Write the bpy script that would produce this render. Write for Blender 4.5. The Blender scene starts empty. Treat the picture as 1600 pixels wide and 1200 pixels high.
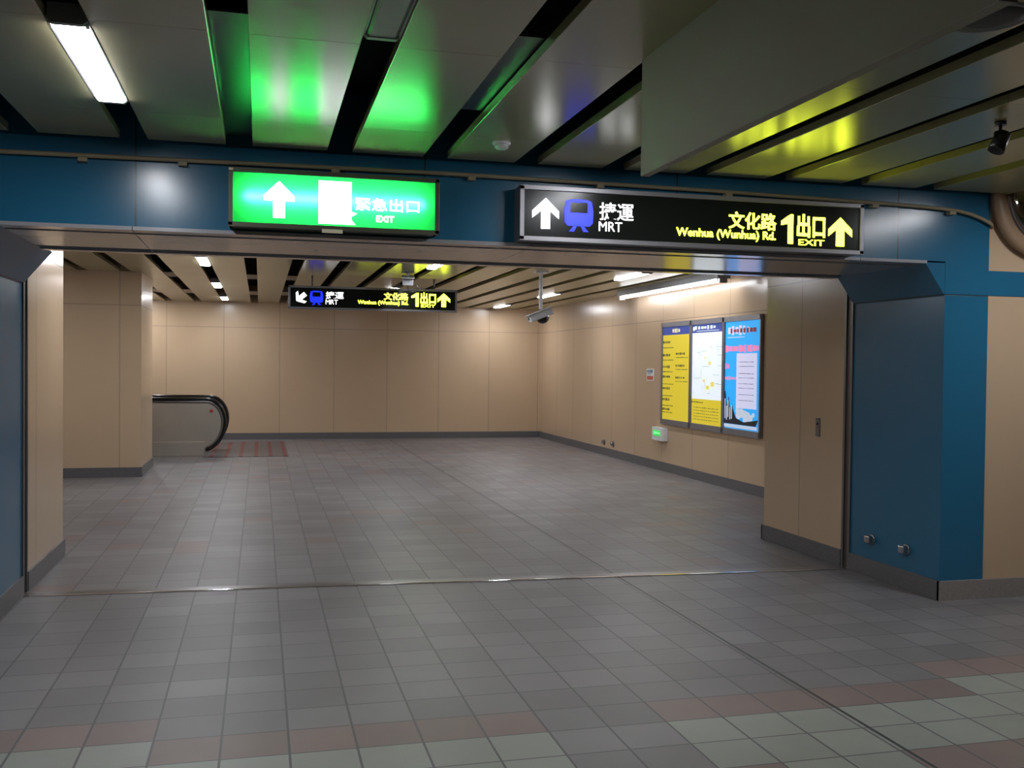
import bpy, bmesh, math, random
from mathutils import Matrix, Vector
random.seed(7)
scene = bpy.context.scene
COL = scene.collection

# ------------------------------------------------------------------ camera, world, exposure
YAW, PITCH, ROLL = 0.250794555, 0.0198244735, 0.0109746299
cam_data = bpy.data.cameras.new('camera')
cam_data.sensor_width = 36.0
cam_data.lens = 36.0 * 1536.5 / 1600.0
cam_data.clip_start = 0.05
cam_data.clip_end = 200
cam = bpy.data.objects.new('camera', cam_data)
COL.objects.link(cam)
fwd = Vector((math.sin(YAW) * math.cos(PITCH), math.cos(YAW) * math.cos(PITCH), -math.sin(PITCH)))
right = Vector((math.cos(YAW), -math.sin(YAW), 0))
up = right.cross(fwd)
r2 = math.cos(ROLL) * right + math.sin(ROLL) * up
u2 = math.cos(ROLL) * up - math.sin(ROLL) * right
m = Matrix((r2, u2, -fwd)).transposed().to_4x4()
m.translation = Vector((0, 0, 1.73))
cam.matrix_world = m
scene.camera = cam

world = bpy.data.worlds.new('world')
scene.world = world
world.use_nodes = True
world.node_tree.nodes['Background'].inputs[0].default_value = (0.02, 0.02, 0.02, 1)
world.node_tree.nodes['Background'].inputs[1].default_value = 0.2
scene.view_settings.view_transform = 'Standard'
scene.view_settings.look = 'None'
scene.view_settings.exposure = 0.0
scene.view_settings.gamma = 1.0
scene.view_settings.use_curve_mapping = False
scene.cycles.max_bounces = 7
scene.cycles.diffuse_bounces = 4
scene.cycles.glossy_bounces = 4
scene.cycles.use_denoising = True
scene.cycles.sample_clamp_indirect = 140.0

LAMP = 66.0          # radiance of the fluorescent lenses
ZC = 3.04            # ceiling underside

# ------------------------------------------------------------------ node helpers
class E:
    """tiny expression builder on Math nodes"""
    def __init__(s, nt, sock): s.nt, s.s = nt, sock
    def _op(s, op, o=None, c=None):
        n = s.nt.nodes.new('ShaderNodeMath'); n.operation = op
        s.nt.links.new(s.s, n.inputs[0])
        for i, v in ((1, o), (2, c)):
            if v is None: continue
            if isinstance(v, E): s.nt.links.new(v.s, n.inputs[i])
            else: n.inputs[i].default_value = v
        return E(s.nt, n.outputs[0])
    def __add__(s, o): return s._op('ADD', o)
    def __sub__(s, o): return s._op('SUBTRACT', o)
    def __mul__(s, o): return s._op('MULTIPLY', o)
    def __truediv__(s, o): return s._op('DIVIDE', o)
    def floor(s): return s._op('FLOOR')
    def fract(s): return s._op('FRACT')
    def lt(s, o): return s._op('LESS_THAN', o)
    def gt(s, o): return s._op('GREATER_THAN', o)
    def max(s, o): return s._op('MAXIMUM', o)
    def min(s, o): return s._op('MINIMUM', o)
    def abs(s): return s._op('ABSOLUTE')

def new_mat(name):
    m = bpy.data.materials.new(name); m.use_nodes = True
    nt = m.node_tree
    return m, nt, nt.nodes['Principled BSDF']

def setp(b, col=None, rough=None, metal=None, spec=None, coat=None, coat_r=None):
    if col is not None: b.inputs['Base Color'].default_value = (*col, 1)
    if rough is not None: b.inputs['Roughness'].default_value = rough
    if metal is not None: b.inputs['Metallic'].default_value = metal
    if spec is not None: b.inputs['Specular IOR Level'].default_value = spec
    if coat is not None: b.inputs['Coat Weight'].default_value = coat
    if coat_r is not None: b.inputs['Coat Roughness'].default_value = coat_r

def mix(nt, fac, a, b):
    n = nt.nodes.new('ShaderNodeMix'); n.data_type = 'RGBA'
    for sock, v in ((n.inputs[0], fac), (n.inputs[6], a), (n.inputs[7], b)):
        if isinstance(v, E): nt.links.new(v.s, sock)
        elif isinstance(v, bpy.types.NodeSocket): nt.links.new(v, sock)
        elif isinstance(v, tuple): sock.default_value = (*v, 1)
        else: sock.default_value = v
    return n.outputs[2]

def position(nt):
    g = nt.nodes.new('ShaderNodeNewGeometry'); s = nt.nodes.new('ShaderNodeSeparateXYZ')
    nt.links.new(g.outputs['Position'], s.inputs[0])
    return g.outputs['Position'], E(nt, s.outputs[0]), E(nt, s.outputs[1]), E(nt, s.outputs[2])

def noise(nt, vec, scale, detail=3):
    n = nt.nodes.new('ShaderNodeTexNoise'); n.inputs['Scale'].default_value = scale
    n.inputs['Detail'].default_value = detail
    if vec is not None: nt.links.new(vec, n.inputs['Vector'])
    return E(nt, n.outputs['Fac'])

def plain(name, col, rough=0.5, metal=0.0, spec=0.5, var=0.06, scale=6.0):
    m, nt, b = new_mat(name)
    setp(b, col, rough, metal, spec)
    pos, x, y, z = position(nt)
    f = noise(nt, pos, scale)
    dark = tuple(c * (1 - var * 2) for c in col); light = tuple(min(1, c * (1 + var * 2)) for c in col)
    nt.links.new(mix(nt, f, dark, light), b.inputs['Base Color'])
    return m

def emit(name, col, strength, rough=0.4):
    m, nt, b = new_mat(name)
    setp(b, tuple(min(1, c * 0.6) for c in col), rough)
    b.inputs['Emission Color'].default_value = (*col, 1)
    b.inputs['Emission Strength'].default_value = strength
    return m

def panel_mat(name, col, seam, axis, pitch, off, zseam, rough, spec=0.5, var=0.05):
    """enamelled wall panels with narrow joints; axis 'x' or 'y' runs along the wall"""
    m, nt, b = new_mat(name)
    setp(b, col, rough, 0, spec)
    pos, x, y, z = position(nt)
    a = x if axis == 'x' else y
    u = (a - off) / pitch
    fr = (u + 0.5).fract() - 0.5
    line = fr.abs().lt(0.005 / pitch)
    hz = (z - zseam).abs().lt(0.005)
    line = line.max(hz)
    wn = nt.nodes.new('ShaderNodeTexWhiteNoise'); wn.noise_dimensions = '1D'
    nt.links.new(u.floor().s, wn.inputs['W'])
    f = E(nt, wn.outputs['Value']) * 0.35 + noise(nt, pos, 1.3) * 0.65
    base = mix(nt, f, tuple(c * (1 - var) for c in col), tuple(c * (1 + var) for c in col))
    nt.links.new(mix(nt, line, base, seam), b.inputs['Base Color'])
    bump = nt.nodes.new('ShaderNodeBump'); bump.inputs['Distance'].default_value = 0.004
    bump.inputs['Strength'].default_value = 0.25
    h = (noise(nt, pos, 1.1, 1) * 0.5) - line
    nt.links.new(h.s, bump.inputs['Height']); nt.links.new(bump.outputs[0], b.inputs['Normal'])
    return m

BEIGE = (0.60, 0.435, 0.285)
SEAM = (0.33, 0.25, 0.20)
BLUE = (0.020, 0.145, 0.265)
m_beige_x = panel_mat('beige panels', BEIGE, SEAM, 'x', 1.2, 0.42, 2.485, 0.24)
m_beige_y = panel_mat('beige panels side', BEIGE, SEAM, 'y', 1.2, 22.4, 2.485, 0.22)
m_beige_pillar = panel_mat('beige panels pillar', BEIGE, SEAM, 'x', 1.2, -2.01, 2.545, 0.24)
m_beige_portal = panel_mat('beige panels portal', BEIGE, SEAM, 'y', 1.2, 8.29, 2.535, 0.2)
m_beige_front = panel_mat('beige panels front', BEIGE, SEAM, 'x', 1.2, 6.5, 9.0, 0.3)
m_blue_beam = panel_mat('blue panels beam', BLUE, (0.03, 0.05, 0.06), 'x', 1.75, -0.73, 2.285, 0.22)
m_blue_col = panel_mat('blue panels column', BLUE, (0.03, 0.05, 0.06), 'y', 30, 3, 2.285, 0.22)
m_granite = plain('grey granite skirting', (0.13, 0.125, 0.13), 0.35, var=0.25, scale=60)
m_granite_l = plain('pale granite skirting', (0.30, 0.27, 0.25), 0.35, var=0.15, scale=60)
m_steel = plain('brushed steel', (0.42, 0.41, 0.42), 0.22, 0.85, scale=2)
m_soffit = plain('satin steel cladding', (0.50, 0.50, 0.54), 0.16, 0.3, scale=2)
m_steel_d = plain('dark steel', (0.20, 0.19, 0.19), 0.35, 0.7)
m_alu = plain('anodised frame', (0.30, 0.29, 0.31), 0.4, 0.6)
m_chrome = plain('chrome', (0.7, 0.7, 0.7), 0.12, 1.0)
m_channel = plain('brown shutter guide', (0.12, 0.095, 0.085), 0.4, 0.4)
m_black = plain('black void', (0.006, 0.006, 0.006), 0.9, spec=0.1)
m_dark = plain('dark grey plate', (0.035, 0.036, 0.036), 0.3)
m_blackp = plain('black plastic', (0.012, 0.012, 0.013), 0.35)
m_rubber = plain('black rubber handrail', (0.01, 0.01, 0.01), 0.25)
m_white = plain('white enamel', (0.85, 0.85, 0.86), 0.35)
m_grey = plain('grey enamel', (0.33, 0.33, 0.35), 0.4)
m_conduit = plain('painted conduit', (0.33, 0.27, 0.17), 0.5)
m_curtain = plain('matt cream board', (0.44, 0.42, 0.33), 0.7, var=0.03, scale=2)
m_slotplate = plain('brown slot plate', (0.16, 0.13, 0.09), 0.4)
m_lamp = emit('lit fluorescent lens', (0.93, 0.95, 1.0), LAMP)
m_walllamp = emit('lit wall lamp lens', (0.93, 0.95, 1.0), 14.0)
m_esc = plain('escalator steel', (0.50, 0.46, 0.40), 0.25, 0.5, scale=2)
m_red = plain('red enamel', (0.5, 0.03, 0.04), 0.4)
m_orange = plain('tan rubber rim', (0.34, 0.22, 0.13), 0.45)
m_mirror = plain('mirror glass', (0.8, 0.8, 0.75), 0.05, 1.0, var=0.01)
m_dome = plain('smoked dome', (0.03, 0.025, 0.02), 0.08)
m_paper = plain('cream paper label', (0.75, 0.68, 0.5), 0.5)

# ceiling panel: satin cream metal
m_ceil, nt, b = new_mat('cream ceiling panel')
setp(b, (0.46, 0.40, 0.27), 0.23, 0.0, 1.0)
pos, x, y, z = position(nt)
nt.links.new(mix(nt, noise(nt, pos, 0.8), (0.40, 0.365, 0.205), (0.46, 0.415, 0.24)), b.inputs['Base Color'])

# floor tiles
m_floor, nt, b = new_mat('ceramic floor tiles')
setp(b, (0.3, 0.3, 0.3), 0.45, 0, 0.45)
pos, x, y, z = position(nt)
TX, TY = 0.298, 0.286
u = (x + 0.46) / TX; v = (y - 4.70) / TY
i = u.floor(); j = v.floor()
fu = u.fract(); fv = v.fract()
gx = (fu - 0.5).abs().gt(0.5 - 0.0055 / TX); gy = (fv - 0.5).abs().gt(0.5 - 0.0045 / TY)
grout = gx.max(gy)
joint = (x - 2.852).abs().lt(0.010)
wn = nt.nodes.new('ShaderNodeTexWhiteNoise'); wn.noise_dimensions = '2D'
cv = nt.nodes.new('ShaderNodeCombineXYZ'); nt.links.new(i.s, cv.inputs[0]); nt.links.new(j.s, cv.inputs[1])
nt.links.new(cv.outputs[0], wn.inputs['Vector'])
rnd = E(nt, wn.outputs['Value'])
def between(e, a, b_): return e.gt(a - 0.5) * e.lt(b_ + 0.5)
outer = i.lt(-0.5).max(i.gt(13.5))
gap = between(i, 6, 7)
inner = between(i, 0, 5).max(between(i, 8, 13))
rowm1 = between(j, -1, -1); row0 = between(j, 0, 0); rowm4 = between(j, -4, -4)
band = (rowm1 * inner).max(row0 * outer).max(rowm4 * between(i, 8, 8).max(i.gt(10.5)))
field = j.gt(10.5)
pinkr = field * rnd.gt(0.945)
white = (j.lt(-0.5) * outer).max(j.lt(-1.5) * inner)
grey = mix(nt, (rnd * 7.31).fract(), (0.195, 0.185, 0.188), (0.250, 0.238, 0.242))
speck = noise(nt, pos, 180, 2)
c = mix(nt, white, grey, mix(nt, (rnd * 3.7).fract(), (0.30, 0.315, 0.28), (0.34, 0.355, 0.315)))
c = mix(nt, band.max(pinkr), c, mix(nt, (rnd * 5.3).fract(), (0.235, 0.18, 0.165), (0.275, 0.205, 0.19)))
blot = mix(nt, (noise(nt, pos, 1.7, 4) - 0.35) * 1.8, (0.82, 0.80, 0.80), (1, 1, 1))
mm = nt.nodes.new('ShaderNodeMix'); mm.data_type = 'RGBA'; mm.blend_type = 'MULTIPLY'; mm.inputs[0].default_value = 1
nt.links.new(c, mm.inputs[6]); nt.links.new(blot, mm.inputs[7])
c = mix(nt, grout, mm.outputs[2], (0.10, 0.095, 0.10))
c = mix(nt, joint, c, (0.05, 0.05, 0.05))
nt.links.new(c, b.inputs['Base Color'])
bump = nt.nodes.new('ShaderNodeBump'); bump.inputs['Distance'].default_value = 0.003; bump.inputs['Strength'].default_value = 0.4
nt.links.new(((speck * 0.15) - grout.max(joint)).s, bump.inputs['Height']); nt.links.new(bump.outputs[0], b.inputs['Normal'])

# ------------------------------------------------------------------ mesh helpers
class MB:
    def __init__(s, *mats):
        s.v, s.f, s.mi, s.sm, s.mats = [], [], [], [], list(mats)
    def _add(s, verts, faces, mi=0, smooth=False, M=None):
        o = len(s.v)
        for p in verts:
            p = Vector(p)
            s.v.append(M @ p if M else p)
        for f in faces:
            s.f.append([o + k for k in f]); s.mi.append(mi); s.sm.append(smooth)
    def box(s, x0, x1, y0, y1, z0, z1, mi=0, M=None):
        vs = [(x0, y0, z0), (x1, y0, z0), (x1, y1, z0), (x0, y1, z0), (x0, y0, z1), (x1, y0, z1), (x1, y1, z1), (x0, y1, z1)]
        fs = [(0, 3, 2, 1), (4, 5, 6, 7), (0, 1, 5, 4), (1, 2, 6, 5), (2, 3, 7, 6), (3, 0, 4, 7)]
        s._add(vs, fs, mi, False, M); return s
    def prism(s, poly, a0, a1, axis='y', mi=0, M=None, smooth=False):
        """poly = [(p,q)] in the plane across `axis`: y -> (x,z), x -> (y,z), z -> (x,y)"""
        def P(p, q, a): return {'y': (p, a, q), 'x': (a, p, q), 'z': (p, q, a)}[axis]
        n = len(poly)
        s._add([P(p, q, a0) for p, q in poly] + [P(p, q, a1) for p, q in poly],
               [tuple(range(n)), tuple(range(2 * n - 1, n - 1, -1))], mi, False, M)
        s._add([P(p, q, a0) for p, q in poly] + [P(p, q, a1) for p, q in poly],
               [(k, (k + 1) % n, n + (k + 1) % n, n + k) for k in range(n)], mi, smooth, M)
        return s
    def lathe(s, prof, c, axis='z', seg=24, mi=0, M=None, smooth=True):
        """prof = [(r, h)]; revolve about axis through c"""
        vs, fs = [], []
        for r, h in prof:
            for k in range(seg):
                a = 2 * math.pi * k / seg
                p = (r * math.cos(a), r * math.sin(a), h)
                if axis == 'y': p = (p[0], -h, p[1])
                if axis == 'x': p = (-h, p[0], p[1])
                vs.append((p[0] + c[0], p[1] + c[1], p[2] + c[2]))
        n = len(prof)
        for a in range(n - 1):
            for k in range(seg):
                q = (k + 1) % seg
                fs.append((a * seg + k, a * seg + q, (a + 1) * seg + q, (a + 1) * seg + k))
        s._add(vs, fs, mi, smooth, M)
        caps = []
        if prof[0][0] > 1e-6: caps.append(tuple(range(seg - 1, -1, -1)))
        if prof[-1][0] > 1e-6: caps.append(tuple((n - 1) * seg + k for k in range(seg)))
        s._add(vs, caps, mi, False, M)
        return s
    def tube(s, pts, r, seg=10, mi=0, M=None, rz=None):
        """round (or elliptic: rz) tube along a polyline"""
        pts = [Vector(p) for p in pts]; vs, fs = [], []
        side0 = None
        for k, p in enumerate(pts):
            d = (pts[min(k + 1, len(pts) - 1)] - pts[max(k - 1, 0)]).normalized()
            ref = Vector((0, 1, 0)) if abs(d.y) < 0.9 else Vector((0, 0, 1))
            a = d.cross(ref).normalized(); b_ = a.cross(d).normalized()
            for q in range(seg):
                t = 2 * math.pi * q / seg
                vs.append(p + a * (math.cos(t) * r) + b_ * (math.sin(t) * (rz or r)))
        for k in range(len(pts) - 1):
            for q in range(seg):
                w = (q + 1) % seg
                fs.append((k * seg + q, k * seg + w, (k + 1) * seg + w, (k + 1) * seg + q))
        s._add(vs, fs, mi, True, M)
        n = len(pts)
        s._add(vs, [tuple(range(seg - 1, -1, -1)), tuple((n - 1) * seg + q for q in range(seg))], mi, False, M)
        return s
    def build(s, name, parent=None, bevel=0.0, loc=None):
        me = bpy.data.meshes.new(name)
        me.from_pydata([tuple(p) for p in s.v], [], s.f)
        for m_ in s.mats: me.materials.append(m_)
        for p, mi, sm in zip(me.polygons, s.mi, s.sm):
            p.material_index = mi; p.use_smooth = sm
        bm = bmesh.new(); bm.from_mesh(me)
        bmesh.ops.remove_doubles(bm, verts=bm.verts, dist=1e-6)
        bmesh.ops.recalc_face_normals(bm, faces=bm.faces)
        bm.to_mesh(me); bm.free()
        o = bpy.data.objects.new(name, me); COL.objects.link(o)
        if parent: o.parent = parent
        if loc: o.location = loc
        if bevel:
            bv = o.modifiers.new('bevel', 'BEVEL'); bv.width = bevel; bv.segments = 2; bv.limit_method = 'ANGLE'
        return o

def tag(o, label, cat, group=None, kind=None):
    o['label'] = label; o['category'] = cat
    if group: o['group'] = group
    if kind: o['kind'] = kind
    return o
def thing(name, label, cat, loc, rz=0, group=None):
    o = bpy.data.objects.new(name, None); COL.objects.link(o)
    o.location = loc; o.rotation_euler = (0, 0, rz); o.empty_display_size = 0.1
    return tag(o, label, cat, group)
def struct(mb, name, label, parent=None):
    o = mb.build(name, parent)
    if not parent:
        o['kind'] = 'structure'; o['label'] = label; o['category'] = name.split('_')[0]
    return o
def copy_tree(o, parent=None):
    c = o.copy(); COL.objects.link(c)
    if parent: c.parent = parent
    for ch in [q for q in list(bpy.data.objects) if q.parent == o]:
        copy_tree(ch, c)
    return c

def text_mesh(name, s_, mat, x0, x1, z0, z1, y, parent, bold=0.0, depth=0.004):
    """lettering fitted into a rectangle of the local x-z plane, facing -y"""
    cu = bpy.data.curves.new(name, 'FONT'); cu.body = s_; cu.size = 1; cu.offset = bold
    cu.resolution_u = 3
    t = bpy.data.objects.new('tmp', cu); COL.objects.link(t)
    dg = bpy.context.evaluated_depsgraph_get()
    me = bpy.data.meshes.new_from_object(t.evaluated_get(dg))
    bpy.data.objects.remove(t)
    xs = [v_.co.x for v_ in me.vertices]; ys = [v_.co.y for v_ in me.vertices]
    a, b_, c_, d = min(xs), max(xs), min(ys), max(ys)
    for v_ in me.vertices:
        v_.co = Vector((x0 + (v_.co.x - a) / (b_ - a) * (x1 - x0), y, z0 + (v_.co.y - c_) / (d - c_) * (z1 - z0)))
    me.name = name; me.materials.clear(); me.materials.append(mat)
    bm = bmesh.new(); bm.from_mesh(me)
    r = bmesh.ops.extrude_face_region(bm, geom=bm.faces[:])
    bmesh.ops.translate(bm, vec=(0, -depth, 0), verts=[g for g in r['geom'] if isinstance(g, bmesh.types.BMVert)])
    bmesh.ops.recalc_face_normals(bm, faces=bm.faces)
    bm.to_mesh(me); bm.free()
    o = bpy.data.objects.new(name, me); COL.objects.link(o); o.parent = parent
    return o

# ------------------------------------------------------------------ floor and shell
XL, XR, YB, YW = -6.0, 9.0, -7.0, 22.6
struct(MB(m_floor).box(XL, XR, YB, YW + 0.2, -0.1, 0.0), 'floor', 'grey tiled concourse floor with a stepped pink and pale tile border')
PX0, PX1 = -1.68, 4.93          # portal inner faces
# far hall walls
struct(MB(m_beige_x).box(XL - 0.2, 6.67, YW, YW + 0.2, 0, 3.45), 'wall_far', 'beige panelled wall closing the hall behind the opening')
struct(MB(m_beige_y).box(6.47, 6.67, 8.9, YW, 0, 3.45), 'wall_right', 'beige panelled side wall carrying the three posters')
struct(MB(m_beige_y).box(XL - 0.2, XL, YB, YW, 0, 3.7), 'wall_left', 'beige side wall far to the left')
struct(MB(m_beige_x).box(XL - 0.2, XR + 0.2, YB - 0.2, YB, 0, 3.7), 'wall_back', 'beige wall behind the viewer')
struct(MB(m_beige_y).box(XR, XR + 0.2, YB, 6.6, 0, 3.7), 'wall_side', 'beige wall at the far right of the near hall')
# portal, right side : blue return, beige return, front wall with blue band
mb = MB(m_beige_portal).box(PX1, 6.47, 7.56, 8.95, 0, 3.45)
struct(mb, 'wall_portal_right', 'beige panelled return wall inside the right side of the opening')
mb = MB(m_blue_col, m_blue_beam)
mb.box(PX1, 5.31, 6.3, 7.46, 0, 3.45, 0)
mb.prism([(PX1, 2.275), (PX1 + .001, 2.52), (PX1 - 0.17, 2.52), (PX1 - 0.17, 2.515)], 6.302, 7.46, 'y', 0)
struct(mb, 'wall_column_right', 'blue column with a chamfered top corner at the right of the opening')
mb = MB(m_beige_front, m_blue_beam)
mb.box(5.31, XR, 6.305, 7.46, 0, 2.285, 0); mb.box(5.31, XR, 6.304, 7.46, 2.285, 2.475, 1); mb.box(5.31, XR, 6.305, 7.46, 2.475, 3.75, 0)
struct(mb, 'wall_front_right', 'beige front wall with a blue band right of the blue column')
# portal, left side
mb = MB(m_beige_portal).box(-3.2, PX0, 7.95, 9.36, 0, 3.45)
struct(mb, 'wall_portal_left', 'beige return wall inside the left side of the opening')
mb = MB(m_blue_col)
mb.box(-2.06, PX0, 6.3, 7.83, 0, 3.45)
mb.prism([(PX0, 2.275), (PX0 + 0.2, 2.515), (PX0 + 0.2, 2.52), (PX0 - .001, 2.52)], 6.302, 7.83, 'y')
struct(mb, 'wall_column_left', 'blue column with a chamfered top corner at the left of the opening')
mb = MB(m_beige_front, m_blue_beam)
mb.box(XL, -2.06, 6.305, 7.83, 0, 2.285, 0); mb.box(XL, -2.06, 6.304, 7.83, 2.285, 2.475, 1); mb.box(XL, -2.06, 6.305, 7.83, 2.475, 3.45, 0)
struct(mb, 'wall_front_left', 'beige front wall left of the opening')
# lintel
mb = MB(m_blue_beam).box(PX0, PX1, 6.3, 7.5, 2.53, 3.45)
struct(mb, 'wall_lintel', 'blue panelled beam over the opening')
mb = MB(m_soffit, m_steel_d)
for xa, xb in ((PX0 + 0.2, -0.75), (-0.745, 1.73), (1.735, 4.2), (4.205, PX1 - 0.17)):
    mb.box(xa, xb, 6.285, 6.43, 2.51, 2.532, 0)
    mb.box(xa, xb, 6.45, 7.28, 2.505, 2.532, 0)
    mb.box(xa, xb, 7.42, 7.52, 2.495, 2.56, 0)
mb.box(PX0 + .2, PX1 - .17, 7.28, 7.42, 2.526, 2.534, 1)
struct(mb, 'trim_1', 'brushed steel cladding under the blue beam')
# shutter guides
def guide(sx, y0, y1, name, lab):
    mb = MB(m_channel, m_steel_d)
    a, b_ = sorted((sx, sx + (0.05 if sx > 0 else -0.05)))
    mb.box(a, b_, y0, y1, 0, 2.52, 0)
    c_ = 0.012 if sx < 0 else -0.012
    a, b_ = sorted((sx + c_, sx))
    mb.box(a, b_, y0 - 0.012, y0 + 0.016, 0, 2.5, 1); mb.box(a, b_, y1 - 0.016, y1 + 0.012, 0, 2.5, 1)
    return struct(mb, name, lab)
guide(PX1, 7.46, 7.56, 'trim_2', 'upright brown steel shutter guide on the right of the opening')
guide(PX0, 7.83, 7.95, 'trim_3', 'upright brown steel shutter guide on the left of the opening')
mb = MB(m_steel_d, m_chrome)
mb.prism([(PX0, 7.80), (PX1, 7.47), (PX1, 7.58), (PX0, 7.91)], -0.005, 0.003, 'z', 0)
mb.prism([(PX0, 7.77), (PX1, 7.44), (PX1, 7.462), (PX0, 7.792)], -0.005, 0.006, 'z', 1)
struct(mb, 'trim_4', 'thin metal floor track across the opening')
# left pillar
mb = MB(m_beige_pillar).box(-4.4, -1.71, 15.5, 17.05, 0, 3.45)
struct(mb, 'wall_pillar', 'wide beige panelled pillar left of the escalator')
# skirtings
D = 0.018
sk = [('baseboard_far', [(XL, 6.47, YW - D, YW)], m_granite),
      ('baseboard_right', [(6.47 - D, 6.47, 8.97, YW)], m_granite),
      ('baseboard_portal_right', [(PX1 - D, PX1, 7.575, 8.95 + D), (PX1 - D, 6.47, 8.95, 8.95 + D)], m_granite),
      ('baseboard_column_right', [(PX1 - D, PX1, 6.3 - D, 7.445)], m_granite),
      ('baseboard_front_right', [(PX1 - D + .0, XR, 6.3 - D - .002, 6.304)], m_granite_l),
      ('baseboard_portal_left', [(PX0, PX0 + D, 7.965, 9.36 + D), (-3.2, PX0, 9.36, 9.36 + D)], m_granite),
      ('baseboard_column_left', [(PX0, PX0 + D, 6.3 - D, 7.815)], m_granite),
      ('baseboard_front_left', [(XL, PX0 + D, 6.3 - D - .002, 6.3)], m_granite),
      ('baseboard_pillar', [(-4.4, -1.71 + D, 15.5 - D, 15.5), (-1.71, -1.71 + D, 15.5, 17.05 + D), (-4.4, -1.71, 17.05, 17.05 + D)], m_granite)]
for n, bs, mt in sk:
    mb = MB(mt)
    for a, b_, c_, d in bs: mb.box(a, b_, c_, d, 0, 0.145)
    struct(mb, n, 'granite skirting along the ' + n.replace('baseboard_', '').replace('_', ' ') + ' wall')

# ------------------------------------------------------------------ ceilings
S0, PITCHX, SW = -0.73, 0.6, 0.155
def slot(k): return S0 + PITCHX * k
def ceiling(name, label, x0, x1, y0, y1, yoff, ymod):
    mb = MB(m_ceil)
    k0 = math.floor((x0 - S0) / PITCHX) - 1
    k = k0
    while slot(k) < x1:
        a = max(x0, slot(k) + SW / 2); b_ = min(x1, slot(k + 1) - SW / 2)
        if x1 - b_ < 0.25 and x1 - b_ > 0: b_ = x1
        if b_ - a > 0.02:
            cuts = [y0]; q = yoff
            while q < y1:
                if q > y0 + 0.05 and q < y1 - 0.05: cuts.append(q)
                q += ymod
            cuts.append(y1)
            for c0, c1 in zip(cuts, cuts[1:]):
                mb.prism([(a, ZC + .002), (a + .003, ZC), (b_ - .003, ZC), (b_, ZC + .002), (b_, ZC + .045), (a, ZC + .045)], c0 + .0015, c1 - .0015)
        if b_ >= x1 - 1e-6: break
        k += 1
    o = struct(mb, name, label)
    return o
c1 = ceiling('ceiling', 'cream slotted metal ceiling over the near hall', XL, 5.36, YB, 6.21, 4.1 - 1.45 * 8, 1.45)
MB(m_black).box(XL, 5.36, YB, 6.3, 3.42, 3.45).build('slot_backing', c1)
mb = MB(m_dark)
mb.box(slot(1) - .077, slot(1) + .077, 4.03, 6.2, ZC + .055, ZC + .065)
mb.box(slot(3) - .077, slot(3) + .077, 3.98, 5.2, ZC + .055, ZC + .065)
mb.build('slot_plate', c1)
c2 = ceiling('ceiling_far', 'cream slotted metal ceiling over the hall behind the opening', XL, 6.47, 7.5, YW, 7.5, 1.45)
c2['category'] = 'ceiling'
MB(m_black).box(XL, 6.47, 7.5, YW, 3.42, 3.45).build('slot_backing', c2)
mb = MB(m_slotplate)
for k in (-3, -2, -1, 1, 2):
    for ya, yb in ((11.9, 12.8), (15.5, 16.3), (19.1, 20.1)):
        mb.box(slot(k) - .077, slot(k) + .077, ya, yb, ZC + .01, ZC + .02)
mb.build('slot_plate', c2)
struct(MB(m_ceil).box(5.36, XR, YB, 6.3, 3.65, 3.75).box(5.36, 5.40, YB, 6.3, ZC, 3.65), 'ceiling_side', 'raised ceiling strip at the right of the near hall')

# ------------------------------------------------------------------ ceiling lamps
def make_lamp(lens_mat):
    t = thing('ceiling_lamp', '', 'ceiling lamp', (0, 0, 0))
    L, W = 1.22, 0.062
    MB(lens_mat).prism([(-W, .0), (-W, -.016), (-W + .012, -.024), (W - .012, -.024), (W, -.016), (W, 0)], 0.03, L - .03).build('lens', t)
    MB(m_grey).box(-.07, .07, 0, L, 0.0, .05).box(-.076, -.066, 0, L, -.014, .0).box(.066, .076, 0, L, -.014, .0).build('housing', t)
    for y0 in (0.0, L - .03):
        MB(m_grey).prism([(-.07, .0), (-.07, -.018), (-.058, -.028), (.058, -.028), (.07, -.018), (.07, 0)], y0, y0 + .03).build('end_cap', t)
    for sx in (-1, 1):
        MB(m_chrome).box(sx * .068 - .006, sx * .068 + .006, .02, .06, -.026, .012).build('clip', t)
    return t
lampA = make_lamp(m_lamp)
GL = 'fluorescent ceiling lamps in the slots'
rows = [(-.73, 4.12, 'bright fluorescent ceiling lamp at upper left, nearest the viewer'),
        (2.27, 4.25, 'fluorescent ceiling lamp hidden behind the hanging cream board'),
        (5.45, 4.25, 'fluorescent ceiling lamp above the near hall beside the raised ceiling'),
        (-.73, 8.5, 'fluorescent ceiling lamp just behind the blue beam'),
        (-.73, 12.85, 'nearest of three small square-looking lamps in a row beyond the beam at left'),
        (-.73, 16.95, 'middle of three small lamps in a row beyond the beam at left'),
        (-.73, 20.6, 'farthest of three small lamps in a row at left, above the far wall'),
        (2.27, 12.2, 'lit ceiling lamp just beside the grey camera housing above the far sign'),
        (2.27, 16.95, 'ceiling lamp hidden behind the small hanging sign'),
        (5.27, 12.95, 'short lit lamp left of the long wall lamp, nearest of its row'),
        (5.27, 17.2, 'lit ceiling lamp right behind the white camera pole, middle of its row'),
        (5.27, 20.9, 'farthest lit lamp at right, left of the white camera, near the far wall'),
        (-3.73, 12.85, 'ceiling lamp left of the escalator hall, out of direct view'),
        (-2.53, 20.95, 'ceiling lamp above the escalator behind the pillar')]
for n, (lx, ly, lab) in enumerate(rows):
    o = lampA if n == 0 else copy_tree(lampA)
    o.location = (lx, ly, ZC + .012); o['label'] = lab; o['group'] = GL
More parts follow.
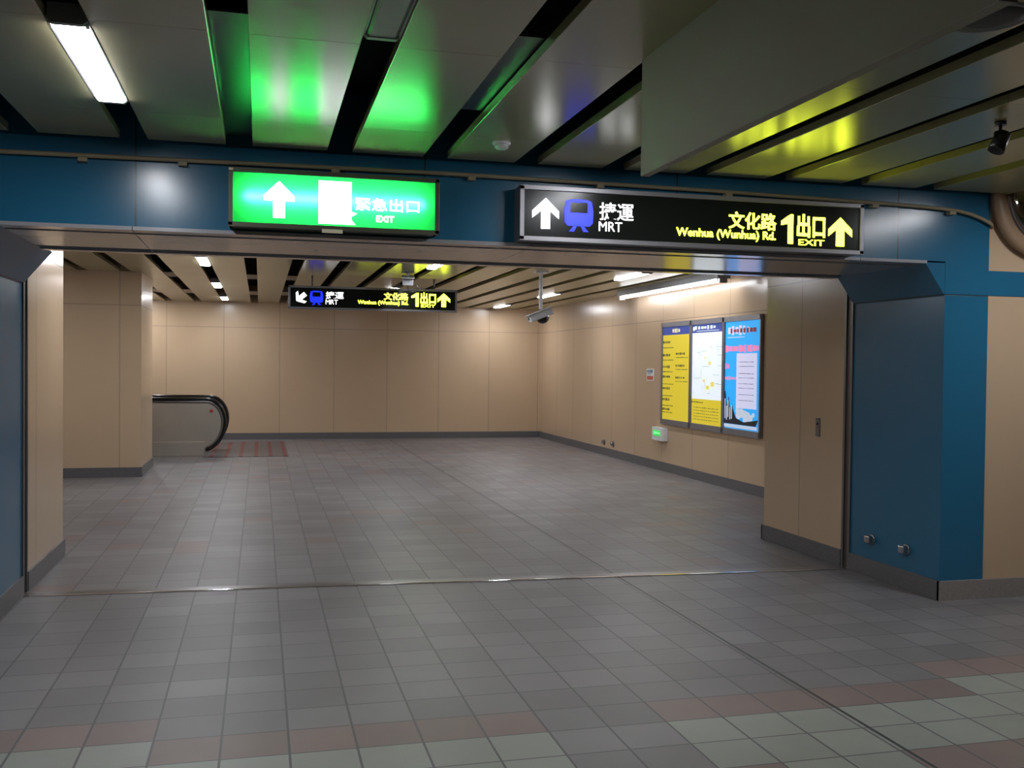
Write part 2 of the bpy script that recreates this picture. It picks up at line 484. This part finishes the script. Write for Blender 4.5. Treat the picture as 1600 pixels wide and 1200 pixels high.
# unlit fitting
m_unlit = plain('unlit opal lens', (0.34, 0.36, 0.33), 0.15)
o = make_lamp(m_unlit); o.location = (slot(2), 2.82, ZC + .03)
o['label'] = 'unlit greenish grey ceiling lamp in the slot above the green sign'; o['category'] = 'ceiling lamp'
# long wall lamp above the posters
t = thing('wall_lamp', 'long continuous fluorescent lamp along the ceiling edge above the posters', 'lamp', (6.19, 12.45, 2.93))
MB(m_grey).box(-.09, .10, 0, 3.95, .02, .11).build('housing', t)
MB(m_walllamp).prism([(-.035, .02), (-.04, .0), (-.025, -.02), (.025, -.02), (.04, .0), (.035, .02)], .03, 3.92).build('lens', t)
for y0 in (0, 3.92): MB(m_grey).box(-.055, .055, y0, y0 + .03, -.04, .02).build('end_cap', t)
for y0 in (.05, .25, 2.1): MB(m_chrome).box(-.07, -.05, y0, y0 + .03, -.03, .03).build('clip', t)

# ------------------------------------------------------------------ hanging board
t = thing('hanging_board', 'large cream board hanging down edge-on from the near ceiling', 'board', (1.60, 1.86, 2.545))
MB(m_curtain).box(-.02, .02, 0, 2.12, 0, .50).build('board', t, bevel=.003)
MB(m_alu).box(-.024, .024, -.006, .0, 0, .5).build('edge_trim', t)

# ------------------------------------------------------------------ illuminated signs
m_gw = emit('lit white legend', (1, 1, 1), 2.6)
m_gy = emit('lit yellow legend', (0.80, 0.92, 0.04), 10.0)
m_gb = emit('lit blue pictogram', (0.010, 0.03, 1.0), 1.3)
m_face = plain('black sign face', (0.010, 0.012, 0.010), 0.2, spec=0.25)

def poly_part(name, polys, mat, y, parent, depth=.004):
    mb = MB(mat)
    for p in polys: mb.prism(p, y - depth, y, 'y')
    return mb.build(name, parent)
def arrow_up(x0, x1, z0, z1):
    w = x1 - x0; h = z1 - z0; c_ = (x0 + x1) / 2; s_ = .17 * w
    return [[(c_, z1), (x0, z1 - .42 * h), (x0, z1 - .66 * h), (c_ - s_, z1 - .42 * h), (c_ - s_, z1 - .25 * h)],
            [(c_, z1), (c_ + s_, z1 - .25 * h), (c_ + s_, z1 - .42 * h), (x1, z1 - .66 * h), (x1, z1 - .42 * h)],
            [(c_ - s_, z1 - .2 * h), (c_, z1 - .02 * h), (c_ + s_, z1 - .2 * h), (c_ + s_, z0), (c_ - s_, z0)]]
def one(x0, x1, z0, z1):
    w = x1 - x0; h = z1 - z0
    return [[(x1, z1), (x1, z0), (x1 - .42 * w, z0), (x1 - .42 * w, z1 - .06 * h), (x1 - .2 * w, z1)],
            [(x1 - .42 * w, z1 - .05 * h), (x1 - .42 * w, z1 - .32 * h), (x0, z1 - .38 * h), (x0, z1 - .24 * h)]]
def rot_polys(polys, ang, cx, cz, s=1):
    ca, sa = math.cos(ang), math.sin(ang)
    return [[(cx + s * (ca * (p - cx) - sa * (q - cz)), cz + s * (sa * (p - cx) + ca * (q - cz))) for p, q in po] for po in polys]
def train(x0, x1, z0, z1, y, parent):
    w = x1 - x0; h = z1 - z0
    def P(a, b_): return (x0 + a * w, z0 + b_ * h)
    body = [[P(.02, .28), P(0, .62), P(.06, .93), P(.2, .98), P(.2, .28)],
            [P(.8, .28), P(.8, .98), P(.94, .93), P(1, .62), P(.98, .28)],
            [P(.2, .90), P(.2, .98), P(.5, 1), P(.8, .98), P(.8, .90)],
            [P(.2, .28), P(.2, .58), P(.8, .58), P(.8, .28)],
            [P(.02, .28), P(.98, .28), P(.88, .17), P(.12, .17)],
            [P(.16, 0), P(.34, .18), P(.44, .18), P(.34, 0)],
            [P(.66, 0), P(.56, .18), P(.66, .18), P(.84, 0)]]
    return poly_part('train_pictogram', body, m_gb, y, parent)

def wayfinding(loc, w, z0, z1, label, L, down_left, hangers):
    """L: layout rectangles in local x (0..w) and z"""
    t = thing('direction_sign', label, 'sign', loc)
    d = .16
    MB(m_alu).box(0, w, 0.02, d, z0, z1).build('housing', t, bevel=.004)
    fw = .026
    mb = MB(m_alu)
    mb.box(-.004, w + .004, -.004, .02, z0 - .004, z0 + fw); mb.box(-.004, w + .004, -.004, .02, z1 - fw, z1 + .004)
    mb.box(-.004, fw, -.004, .02, z0, z1); mb.box(w - fw, w + .004, -.004, .02, z0, z1)
    mb.build('frame', t, bevel=.002)
    MB(m_face).box(fw - .002, w - fw + .002, .008, .022, z0 + fw - .002, z1 - fw + .002).build('face', t)
    y = .008
    a = L['arrow']; pol = arrow_up(*a)
    if down_left:
        pol = rot_polys(pol, math.radians(130), (a[0] + a[1]) / 2, (a[2] + a[3]) / 2, 1.05)
    poly_part('arrow', pol, m_gw, y, t)['label'] = 'white arrow'
    train(*L['train'], y, t)['label'] = 'blue train pictogram'
    text_mesh('lettering', '捷運', m_gw, *L['jy'], y, t, .006)['label'] = 'white characters beside the train'
    text_mesh('lettering', 'MRT', m_gw, *L['mrt'], y, t, .0)['label'] = 'small white letters under the characters'
    text_mesh('lettering', '文化路', m_gy, *L['wen'], y, t, .016)['label'] = 'yellow road name characters'
    text_mesh('lettering', 'Wenhua (Wunhua) Rd.', m_gy, *L['wh'], y, t, .014)['label'] = 'yellow road name in Latin letters'
    poly_part('exit_number', one(*L['one']), m_gy, y, t)['label'] = 'yellow number 1'
    text_mesh('lettering', '出口', m_gy, *L['ck'], y, t, .025)['label'] = 'yellow exit characters'
    text_mesh('lettering', 'EXIT', m_gy, *L['ex'], y, t, .0)['label'] = 'small yellow exit word'
    poly_part('arrow', arrow_up(*L['ar2']), m_gy, y, t)['label'] = 'yellow arrow'
    if hangers:
        for hx in (.35, w - .35):
            MB(m_steel_d).tube([(hx, d / 2, z1), (hx, d / 2, ZC + .01)], .012).build('hanger', t)
    return t
ox = 1.615
def sh(d, ox_): return {k: (v[0] - ox_, v[1] - ox_, v[2], v[3]) for k, v in d.items()}
big = dict(arrow=(1.696, 1.875, 2.612, 2.811), train=(1.912, 2.112, 2.603, 2.814), jy=(2.154, 2.393, 2.686, 2.802),
           mrt=(2.151, 2.313, 2.614, 2.676), wh=(2.70, 3.439, 2.590, 2.664), wen=(3.083, 3.443, 2.672, 2.789),
           one=(3.48, 3.572, 2.588, 2.790), ck=(3.603, 3.821, 2.635, 2.797), ex=(3.616, 3.817, 2.582, 2.622), ar2=(3.848, 4.034, 2.585, 2.786))
wayfinding((ox, 6.135, 0), 4.12 - ox, 2.535, 2.885, 'large black illuminated direction sign with white and yellow legends on the blue beam',
           sh(big, ox), False, False)
oxf = .405
far = dict(arrow=(.49, .68, 2.62, 2.785), train=(.715, .915, 2.595, 2.808), jy=(.952, 1.22, 2.692, 2.80), mrt=(.952, 1.134, 2.61, 2.68),
           wh=(1.432, 2.206, 2.612, 2.685), wen=(1.829, 2.205, 2.70, 2.811), one=(2.255, 2.365, 2.609, 2.820), ck=(2.393, 2.634, 2.65, 2.827),
           ex=(2.404, 2.625, 2.60, 2.642), ar2=(2.66, 2.86, 2.612, 2.822))
wayfinding((oxf, 15.1, 0), 2.965 - oxf, 2.535, 2.875, 'smaller-looking black direction sign hanging in the far hall with a slanting arrow',
           sh(far, oxf), True, True)

# green exit sign: translucent face lit by a tube inside
def translucent(name, col, rough=.3):
    m_, nt_, b_ = new_mat(name)
    tr = nt_.nodes.new('ShaderNodeBsdfTranslucent'); tr.inputs[0].default_value = (*col, 1)
    gl = nt_.nodes.new('ShaderNodeBsdfGlossy'); gl.inputs[1].default_value = .15; gl.inputs[0].default_value = (.04, .04, .04, 1)
    ad = nt_.nodes.new('ShaderNodeAddShader'); nt_.links.new(tr.outputs[0], ad.inputs[0]); nt_.links.new(gl.outputs[0], ad.inputs[1])
    nt_.links.new(ad.outputs[0], nt_.nodes['Material Output'].inputs[0])
    return m_
m_tgreen = translucent('green translucent face', (0.075, 0.50, 0.18))
m_gwhite = emit('white exit legend', (1, 1, 1), 3.2)
m_tube = emit('sign tube', (0.95, 1, 1), 135.0)
t = thing('exit_sign', 'bright green illuminated exit sign with white arrow and running figure on the blue beam', 'sign', (-.185, 6.135, 0))
W = 1.265; z0, z1 = 2.545, 2.888
m_olive = plain('olive grey sign frame', (0.12, 0.125, 0.09), 0.35, 0.3)
mb = MB(m_olive)
mb.box(0, W, .15, .162, z0, z1, 0); mb.box(0, W, .0, .15, z0, z0 + .02, 0); mb.box(0, W, .0, .15, z1 - .02, z1, 0)
mb.box(0, .018, 0, .15, z0, z1, 0); mb.box(W - .018, W, 0, .15, z0, z1, 0)
mb.build('housing', t)
MB(m_grey).box(.02, W - .02, .146, .1495, z0 + .02, z1 - .02).build('reflector', t)
MB(m_tgreen).box(.018, W - .018, .008, .009, z0 + .02, z1 - .02).build('face', t)['label'] = 'green translucent face'
mb = MB(m_olive)
mb.box(-.006, W + .006, -.006, .006, z0 - .006, z0 + .022); mb.box(-.006, W + .006, -.006, .006, z1 - .022, z1 + .006)
mb.box(-.006, .02, -.006, .006, z0, z1); mb.box(W - .02, W + .006, -.006, .006, z0, z1)
mb.build('frame', t, bevel=.002)
MB(m_tube).tube([(.09, .036, 2.725), (W - .09, .036, 2.725)], .017, 16).build('tube', t)
ya = .007
c_ = .105 + .185
poly_part('arrow', [[(c_, 2.825), (c_ - .092, 2.735), (c_ - .092, 2.705), (c_ + .092, 2.705), (c_ + .092, 2.735)],
                    [(c_ - .035, 2.71), (c_ + .035, 2.71), (c_ + .035, 2.602), (c_ - .035, 2.602)]], m_gwhite, ya, t, .003)['label'] = 'white arrow'
X0 = .34 + .185
poly_part('door_pictogram', [[(X0, 2.58), (X0, 2.842), (X0 + .2, 2.842), (X0 + .2, 2.66), (X0 + .235, 2.65), (X0 + .2, 2.63), (X0 + .2, 2.61), (X0 + .225, 2.58)]], m_gwhite, ya, t, .003)['label'] = 'white door panel'
fx = X0 + .075
m_green_leg = emit('lit pale green figure', (0.75, 1.0, 0.86), 1.6)
fig = [[(fx - .012, 2.80), (fx + .01, 2.815), (fx + .022, 2.795), (fx + .005, 2.782)],
       [(fx - .01, 2.775), (fx + .03, 2.77), (fx + .05, 2.70), (fx + .01, 2.70)],
       [(fx + .01, 2.70), (fx - .03, 2.64), (fx - .055, 2.60), (fx - .035, 2.595), (fx + .0, 2.635), (fx + .035, 2.70)],
       [(fx + .03, 2.70), (fx + .075, 2.665), (fx + .06, 2.60), (fx + .08, 2.60), (fx + .1, 2.675), (fx + .05, 2.71)],
       [(fx + .02, 2.765), (fx + .075, 2.735), (fx + .11, 2.75), (fx + .10, 2.765), (fx + .075, 2.752), (fx + .03, 2.78)],
       [(fx - .01, 2.775), (fx - .05, 2.74), (fx - .045, 2.71), (fx - .03, 2.715), (fx - .03, 2.735), (fx + .01, 2.76)]]
poly_part('running_figure', fig, m_green_leg, ya - .003, t, .001)['label'] = 'faint running figure'
text_mesh('lettering', '緊急出口', m_gwhite, .562 + .185, .96 + .185, 2.672, 2.752, ya, t, .01, .003)['label'] = 'white characters'
text_mesh('lettering', 'EXIT', m_gwhite, .692 + .185, .804 + .185, 2.605, 2.645, ya, t, .03, .003)['label'] = 'small white exit word'
MB(m_paper).box(.545, .67, -.012, -.006, 2.522, 2.545).build('name_plate', t)['label'] = 'cream plate under the sign'
MB(m_paper).box(-.003, .022, -.012, -.006, 2.872, 2.886).build('sticker', t)

# ------------------------------------------------------------------ conduit on the beam
t = thing('conduit', 'thin cream conduit pipe running along the top of the blue beam', 'conduit', (0, 6.27, 0))
pts = [(-6, 0, 2.925), (-1.5, 0, 2.93), (0, 0, 2.945), (1.2, 0, 2.955), (3.0, 0, 2.945), (4.5, 0, 2.925), (4.85, 0, 2.915), (5.0, 0, 2.905), (5.12, 0, 2.885), (5.22, 0, 2.855), (5.30, 0, 2.82), (5.33, .03, 2.80)]
MB(m_conduit).tube(pts, .014, 10).build('pipe', t)
for cx, cz in ((-2.2, 2.905), (-1.02, 2.91), (-.46, 2.918), (.45, 2.925), (1.32, 2.932), (2.2, 2.93), (3.14, 2.922), (4.3, 2.903), (4.95, 2.885)):
    MB(m_conduit).box(cx - .025, cx + .025, -.018, .028, cz - .012, cz + .012).build('clip', t)

# ------------------------------------------------------------------ small things on ceiling and wall
t = thing('smoke_detector', 'small round white smoke detector on the ceiling above the beam between the signs', 'smoke detector', (1.37, 5.66, ZC))
MB(m_white).lathe([(.055, 0), (.055, -.012), (.05, -.018)], (0, 0, 0)).build('base', t)
MB(m_white).lathe([(.042, -.018), (.042, -.032), (.03, -.042), (0.001, -.044)], (0, 0, 0)).build('sensor', t)
t = thing('ceiling_speaker', 'round dark grey ceiling speaker at top right beyond the hanging board', 'speaker', (2.615, 3.13, ZC))
MB(m_grey).lathe([(.155, 0), (.155, -.006), (.145, -.010), (.138, -.008)], (0, 0, 0), seg=40).build('rim', t)
m_grille, nt, b = new_mat('speaker grille'); setp(b, (.05, .05, .055), .6)
pos, x, y, z = position(nt)
gr = ((x * 120).fract() - .5).abs().max(((y * 120).fract() - .5).abs()).lt(.3)
nt.links.new(mix(nt, gr, (.075, .075, .085), (.02, .02, .022)), b.inputs['Base Color'])
MB(m_grille).lathe([(.139, -.004), (.139, -.009), (.08, -.013), (.001, -.014)], (0, 0, 0), seg=40).build('grille', t)

t = thing('spotlight', 'small black spotlight on a bracket under the right ceiling', 'spotlight', (3.78, 4.42, ZC))
MB(m_blackp).lathe([(.03, 0), (.03, -.02)], (0, 0, 0)).build('base', t)
MB(m_blackp).tube([(0, 0, -.02), (0, 0, -.05), (-.03, 0, -.06), (-.04, 0, -.09)], .009).build('bracket', t)
M_ = Matrix.Translation((.0, .0, -.10)) @ Matrix.Rotation(math.radians(28), 4, 'Y')
MB(m_blackp).lathe([(.022, .05), (.036, .045), (.04, -.01), (.045, -.06), (.038, -.062), (.03, -.04), (.001, -.035)], (0, 0, 0), M=M_).build('lamp_head', t)

t = thing('convex_mirror', 'round convex mirror with a broad tan rim on the beige wall at far right', 'mirror', (5.75, 6.27, 3.03))
R0 = .40
MB(m_orange).lathe([(R0 - .07, -.02), (R0 + .03, -.02), (R0 + .055, .0), (R0 + .055, .03), (R0 + .02, .055), (R0 - .05, .05), (R0 - .07, .03)], (0, 0, 0), axis='y', seg=64).build('rim', t)
MB(m_channel).lathe([(R0 - .09, .0), (R0 - .05, .0), (R0 - .05, .062), (R0 - .075, .064), (R0 - .09, .05)], (0, 0, 0), axis='y', seg=64).build('inner_ring', t)
MB(m_mirror).lathe([(R0 - .08, .03)] + [((R0 - .08) * math.cos(a * math.pi / 16), .03 + .06 * math.sin(a * math.pi / 16)) for a in range(1, 8)] + [(.001, .09)], (0, 0, 0), axis='y', seg=64).build('mirror_glass', t)

# camera on a pole
t = thing('security_camera', 'white security camera on a white pole under the far ceiling, over a dark dome', 'security camera', (3.81, 13.3, ZC))
MB(m_white).box(-.09, .09, -.06, .06, -.02, 0).build('ceiling_plate', t)
MB(m_white).tube([(0, 0, -.02), (0, 0, -.53)], .026, 16).build('pole', t)
M_ = Matrix.Translation((.0, -.03, -.60)) @ Matrix.Rotation(math.radians(-22), 4, 'Y')
MB(m_white).box(-.19, .16, -.075, .075, -.055, .045, M=M_).build('camera_body', t, bevel=.012)
MB(m_white).box(-.215, .17, -.085, .085, .045, .053, M=M_).build('sunshield', t)
MB(m_blackp).lathe([(.022, 0), (.022, .01), (.016, .012)], (0, 0, 0), axis='x', M=M_ @ Matrix.Translation((-.188, 0, 0))).build('camera_glass', t)
M_ = Matrix.Translation((.04, .03, -.64))
MB(m_dome).lathe([(.095, .03)] + [(.095 * math.cos(a * math.pi / 16), -.09 * math.sin(a * math.pi / 16)) for a in range(0, 8)] + [(.001, -.09)], (0, 0, 0), M=M_).build('dome', t)['label'] = 'smoked dark dome'
# grey camera housing above the far sign
t = thing('security_camera', 'long grey camera housing on a bracket right above the far hanging sign', 'security camera', (2.02, 13.9, ZC))
MB(m_grey).box(-.06, .06, -.06, .06, -.015, 0).build('ceiling_plate', t)
MB(m_grey).tube([(0, 0, -.015), (0, 0, -.09)], .02).build('pole', t)
M_ = Matrix.Translation((0, 0, -.14)) @ Matrix.Rotation(math.radians(8), 4, 'X') @ Matrix.Rotation(math.radians(-8), 4, 'Z')
MB(m_grey).box(-.075, .075, -.30, .42, -.05, .05, M=M_).build('camera_body', t, bevel=.01)
MB(m_grey).box(-.09, .09, -.36, .44, .05, .06, M=M_).build('sunshield', t)
MB(m_steel_d).tube([(.12, -.02, -.2), (.16, 0, -.24), (.12, .05, -.29), (.04, .05, -.29), (0, 0, -.25), (0, 0, -.2)], .008).build('cable', t)

# ------------------------------------------------------------------ escalator
t = thing('escalator', 'escalator landing with steel sides and black handrails behind the pillar', 'escalator', (-1.0, 18.8, 0))
def arc(cx, cz, rx, rz, a0, a1, n):
    return [(cx + rx * math.cos(math.radians(a0 + (a1 - a0) * k / n)), cz + rz * math.sin(math.radians(a0 + (a1 - a0) * k / n))) for k in range(n + 1)]
XE = -3.4
outline = [(XE, 1.0)] + arc(.05, .62, .31, .38, 90, 0, 8) + arc(-.05, .62, .41, .52, 0, -75, 8)[1:]
for yy in (0.0, 1.35):
    inner = [(XE, .96)] + arc(.05, .61, .26, .34, 90, 0, 8) + arc(-.05, .61, .36, .46, 0, -75, 8)[1:]
    MB(m_esc).prism(inner + [(0, .14), (XE, .14)], yy - .02, yy + .02, 'y').build('balustrade', t)
    MB(m_steel_d).tube([(p, yy, q) for p, q in [(XE, .985)] + arc(.05, .62, .285, .365, 90, 0, 8) + arc(-.05, .62, .385, .49, 0, -75, 8)[1:]], .028, 8).build('rail_guide', t)
    MB(m_rubber).tube([(p, yy, q) for p, q in [(XE, 1.04)] + arc(.05, .62, .335, .42, 90, 0, 10) + arc(-.05, .62, .435, .53, 0, -78, 10)[1:]], .030, 12, rz=.042).build('handrail', t)
    MB(m_esc).box(XE, .02, yy - .07, yy + .07, 0, .26).build('skirt', t, bevel=.006)
MB(m_red).lathe([(.03, 0), (.03, .006), (.02, .008)], (.14, -.022, .82), axis='y', seg=16).build('stop_button', t)['label'] = 'red stop button'
mb = MB(m_steel_d)
mb.box(-.9, -.04, .08, 1.27, 0.0, .012)
for k in range(40): mb.box(-.9, -.05, .09 + k * .0295, .10 + k * .0295, .012, .018)
mb.build('comb_plate', t)
for k in range(6):
    MB(m_steel_d).box(-.92 - .4 * (k + 1) + .02, -.92 - .4 * k, .08, 1.27, 0, .02 + .0 * k).build('step', t)
m_mat = plain('grey tactile plate', (0.10, 0.095, 0.10), 0.4, 0.2)
t = thing('floor_plate', 'grey floor plate with dark red stripes at the foot of the escalator', 'floor plate', (-1.0, 18.45, 0))
MB(m_mat).box(0, 1.52, .0, 3.4, 0, .006).build('plate', t)
m_redst = plain('dark red stripe', (0.17, 0.04, 0.045), 0.5)
for k, px in enumerate((.12, .37, .63, .90, 1.16, 1.42)):
    MB(m_redst).box(px, px + .07, .0, 3.4, .006, .009).build('stripe', t)

# ------------------------------------------------------------------ things on the right wall (local x -> -Y, local -y -> -X)
RZ = -math.pi / 2
m_ptext = plain('dark print', (0.10, 0.09, 0.03), 0.6)
def marks(name, rects, mat, parent, y=-.0015, depth=.001):
    mb = MB(mat)
    for a, b_, c_, d in rects: mb.box(a, b_, y - depth, y, c_, d)
    return mb.build(name, parent)
def textlines(x0, z, w, h, n, seed):
    """a ragged line of illegible small print"""
    rr = random.Random(seed); out = []; x_ = x0; cw = w / n
    for k in range(n):
        hh = h * rr.uniform(.55, 1)
        out.append((x_ + cw * .08, x_ + cw * rr.uniform(.6, .95), z - hh / 2, z + hh / 2)); x_ += cw
    return out
m_pyel = emit('backlit yellow poster', (0.66, 0.52, 0.03), .72)
m_pnavy = emit('backlit navy header', (0.03, 0.06, 0.30), .65)
m_pwhite = emit('backlit white poster', (0.80, 0.87, 0.95), .72)
m_pblue = emit('backlit sky blue poster', (0.02, 0.40, 0.95), .75)
m_psheet = emit('backlit lilac sheet', (0.66, 0.66, 0.90), .7)
m_ppink = emit('backlit pink print', (0.9, 0.22, 0.40), .8)
m_pcloud = emit('backlit cloud print', (0.55, 0.62, 0.75), .7)
m_pdark = plain('dark silhouette print', (0.02, 0.03, 0.04), .4)
m_pytext = emit('backlit pale yellow print', (0.75, 0.7, 0.3), .8)
m_pgreen = emit('backlit pale green print', (0.36, 0.44, 0.30), .7)
m_pgold = emit('backlit gold print', (0.72, 0.60, 0.12), .8)

def poster_case(y_left, w, label, zb=.78, zt=2.44):
    t = thing('poster_case', label, 'poster', (6.47, y_left, 0), RZ, 'framed backlit posters on the right wall')
    d = -.05
    mb = MB(m_alu)
    mb.box(0, .03, d, 0, zb, zt); mb.box(w - .03, w, d, 0, zb, zt)
    mb.box(.0, w, d, 0, zt - .075, zt); mb.box(.0, w, d, 0, zb, zb + .085)
    mb.build('frame', t, bevel=.003)
    MB(m_alu).box(.01, w - .01, -.03, 0, zb + .01, zt - .01).build('back_box', t)
    return t
# poster 1 (farthest)
t = poster_case(15.15, 1.12, 'yellow information poster with navy header, leftmost of the three framed posters')
a, b_ = .05, 1.085
MB(m_pyel).box(a, b_, -.036, -.03, .865, 2.235).build('print', t)
MB(m_pnavy).box(a, b_, -.036, -.03, 2.235, 2.365).build('header', t)
marks('header_lettering', textlines(.42, 2.30, .30, .085, 4, 3), m_pytext, t, -.036)
r = []
for k, z in enumerate((2.12, 2.03, 1.91, 1.83, 1.72, 1.64, 1.56, 1.44, 1.37, 1.25, 1.19, 1.09, 1.03, .98)):
    big_ = k % 2 == 0
    r += textlines(.05, z, (.30 if big_ else .42), (.045 if big_ else .018), 5 if big_ else 9, k)
for k, z in enumerate((1.93, 1.87, 1.74, 1.68, 1.55, 1.49)):
    big_ = k % 2 == 0
    r += textlines(.56, z, (.36 if big_ else .46), (.04 if big_ else .015), 5 if big_ else 10, 40 + k)
marks('printed_text', r, m_ptext, t, -.036)
# poster 2
t = poster_case(14.015, 1.10, 'white area map poster with navy header and yellow foot, middle of the three framed posters')
MB(m_pwhite).box(a, b_, -.036, -.03, 1.24, 2.24).build('print', t)
MB(m_pyel).box(a, b_, -.036, -.03, .865, 1.24).build('legend', t)
MB(m_pnavy).box(a, b_, -.036, -.03, 2.24, 2.37).build('header', t)
marks('header_lettering', [(.07, .13, 2.275, 2.335), (.14, .20, 2.29, 2.345)] + textlines(.24, 2.315, .62, .06, 6, 9) + [(.2, .95, 2.262, 2.270)], m_pwhite, t, -.036)
rr = random.Random(5); rg, ry = [], []
for k in range(26):
    q = rr.uniform(.1, .95); z = rr.uniform(1.32, 2.1); l_ = rr.uniform(.05, .3)
    rg.append((q, min(1.05, q + l_), z, z + .008) if k % 2 else (q, q + .008, z - l_ * .6, z))
for q, z, s_ in ((.62, 1.78, .05), (.55, 1.42, .06), (.70, 1.47, .07), (.48, 1.86, .03), (.44, 1.52, .04)):
    ry.append((q, q + s_ * 1.6, z - s_ / 2, z + s_ / 2))
marks('map_lines', rg, m_pgreen, t, -.036); marks('map_blocks', ry, m_pgold, t, -.037)
r = textlines(.05, 1.19, .40, .022, 8, 70)
for k in range(5): r += textlines(.12, 1.11 - .045 * k, .85, .010, 12, 80 + k)
marks('printed_text', r, m_ptext, t, -.036)
# poster 3
t = poster_case(12.905, 1.09, 'blue advertising poster with a pale sheet of print, rightmost of the three framed posters')
b3 = 1.05
MB(m_pblue).box(a, b3, -.036, -.03, .865, 2.385).build('print', t)
marks('headline', textlines(.12, 2.24, .66, .15, 6, 21) + [(.12, .62, 2.14, 2.15)], m_psheet, t, -.037)
marks('title_lettering', textlines(.20, 2.235, .76, .07, 8, 22), m_red, t, -.039)
marks('pink_line', textlines(.05, 1.985, .98, .11, 12, 24) + textlines(.05, 1.57, .36, .05, 6, 25) + textlines(.05, 1.74, .14, .09, 2, 26), m_ppink, t, -.038)
MB(m_psheet).box(.40, .98, -.040, -.036, 1.16, 1.92).build('text_sheet', t)
r = []
for k, z in enumerate((1.80, 1.74, 1.64, 1.58, 1.50, 1.44, 1.35, 1.27)): r += textlines(.47, z, .44, .009, 9, 90 + k)
marks('printed_text', r, m_pdark, t, -.041)
cl = []
for k in range(16):
    q = .42 + .5 * rr.random(); z = .96 + .17 * rr.random(); s_ = rr.uniform(.04, .09)
    n_ = 9
    cl.append([(q + s_ * math.cos(2 * math.pi * e / n_) * rr.uniform(.8, 1.1), z + s_ * .8 * math.sin(2 * math.pi * e / n_) * rr.uniform(.8, 1.1)) for e in range(n_)])
mb = MB(m_pcloud)
for k, po in enumerate(cl): mb.prism(po, -.0375 - .0001 * k, -.036, 'y')
mb.build('cloud_print', t)
mb = MB(m_pdark)
mb.prism([(a, .93), (.97, .93), (1.04, 1.02), (.8, .99), (.62, .97), (.4, 1.02), (.33, 1.12), (.28, 1.22), (.22, 1.13), (.18, 1.32), (.12, 1.18), (.08, 1.4), (a, 1.36)], -.0400, -.0395, 'y')
mb.build('skyline_print', t)
mb = MB(m_pcloud)
for q, z, h in ((.06, 1.0, .28), (.11, .98, .2), (.15, 1.02, .24), (.21, .99, .17), (.26, 1.0, .2)): mb.box(q, q + .025, -.0412, -.0402, z, z + h)
mb.build('tower_print', t)
MB(m_pcloud).box(.04, 1.0, -.0375, -.036, .88, .925).build('foot_strip', t)

# notice, green box, outlets, lock
t = thing('wall_notice', 'small white and orange notice on the right wall left of the posters', 'notice', (6.47, 15.9, 1.47), RZ)
MB(m_white).box(.03, .34, -.006, 0, 0.01, .215).build('plate', t)
m_or = plain('orange red print', (0.62, 0.12, 0.06), .5)
MB(m_or).box(.05, .32, -.0075, -.006, .025, .09).build('orange_band', t)
m_bl = plain('blue grey print', (0.10, 0.2, 0.26), .5)
marks('print', textlines(.05, .17, .26, .06, 4, 33) + textlines(.05, .125, .2, .015, 5, 34), m_bl, t, -.006)

t = thing('alarm_box', 'small white box with a lit green window on the wall below the yellow poster', 'wall box', (6.47, 15.38, .50), RZ)
MB(m_white).box(0, .44, -.10, 0, 0, .215).build('case', t, bevel=.004)
m_gl = emit('lit green window', (0.05, 0.55, 0.10), 1.0)
MB(m_gl).box(.06, .36, -.104, -.10, .075, .17).build('window', t)
m_gl2 = emit('lit pale green print', (0.3, 0.9, 0.4), 1.0)
marks('print', textlines(.09, .125, .26, .05, 5, 44), m_gl2, t, -.104)

def outlet(y, label):
    t = thing('wall_outlet', label, 'outlet', (PX1, y, .31), RZ, 'round outlets low on the blue column')
    MB(m_steel).lathe([(.045, 0), (.045, .008), (.036, .014)], (0, 0, 0), axis='y', seg=24).build('plate', t)
    MB(m_steel).box(-.034, .034, -.06, -.012, -.03, .034).build('cover', t, bevel=.01)
outlet(7.14, 'round metal outlet low on the blue column, nearer the opening')
outlet(6.69, 'round metal outlet low on the blue column, nearer its outer corner')
def sock(y, label):
    t = thing('wall_socket', label, 'socket', (6.47, y, .25), RZ, 'small sockets low on the right wall')
    MB(m_steel_d).lathe([(.06, 0), (.06, .01), (.05, .016)], (0, 0, 0), axis='y', seg=20).build('plate', t)
    MB(m_steel).box(-.035, .035, -.05, -.012, -.03, .03).build('cover', t, bevel=.008)
sock(18.0, 'small grey socket low on the far right wall, left of the pair')
sock(17.5, 'small grey socket low on the far right wall, right of the pair')
t = thing('key_switch', 'narrow steel key switch plate on the beige wall beside the blue column', 'key switch', (PX1, 7.98, 1.19), RZ)
MB(m_steel_d).box(-.035, .035, -.008, 0, -.085, .085).build('plate', t, bevel=.002)
MB(m_blackp).lathe([(.012, .008), (.012, .014), (.006, .015)], (0, 0, .03), axis='y', seg=16).build('keyhole', t)
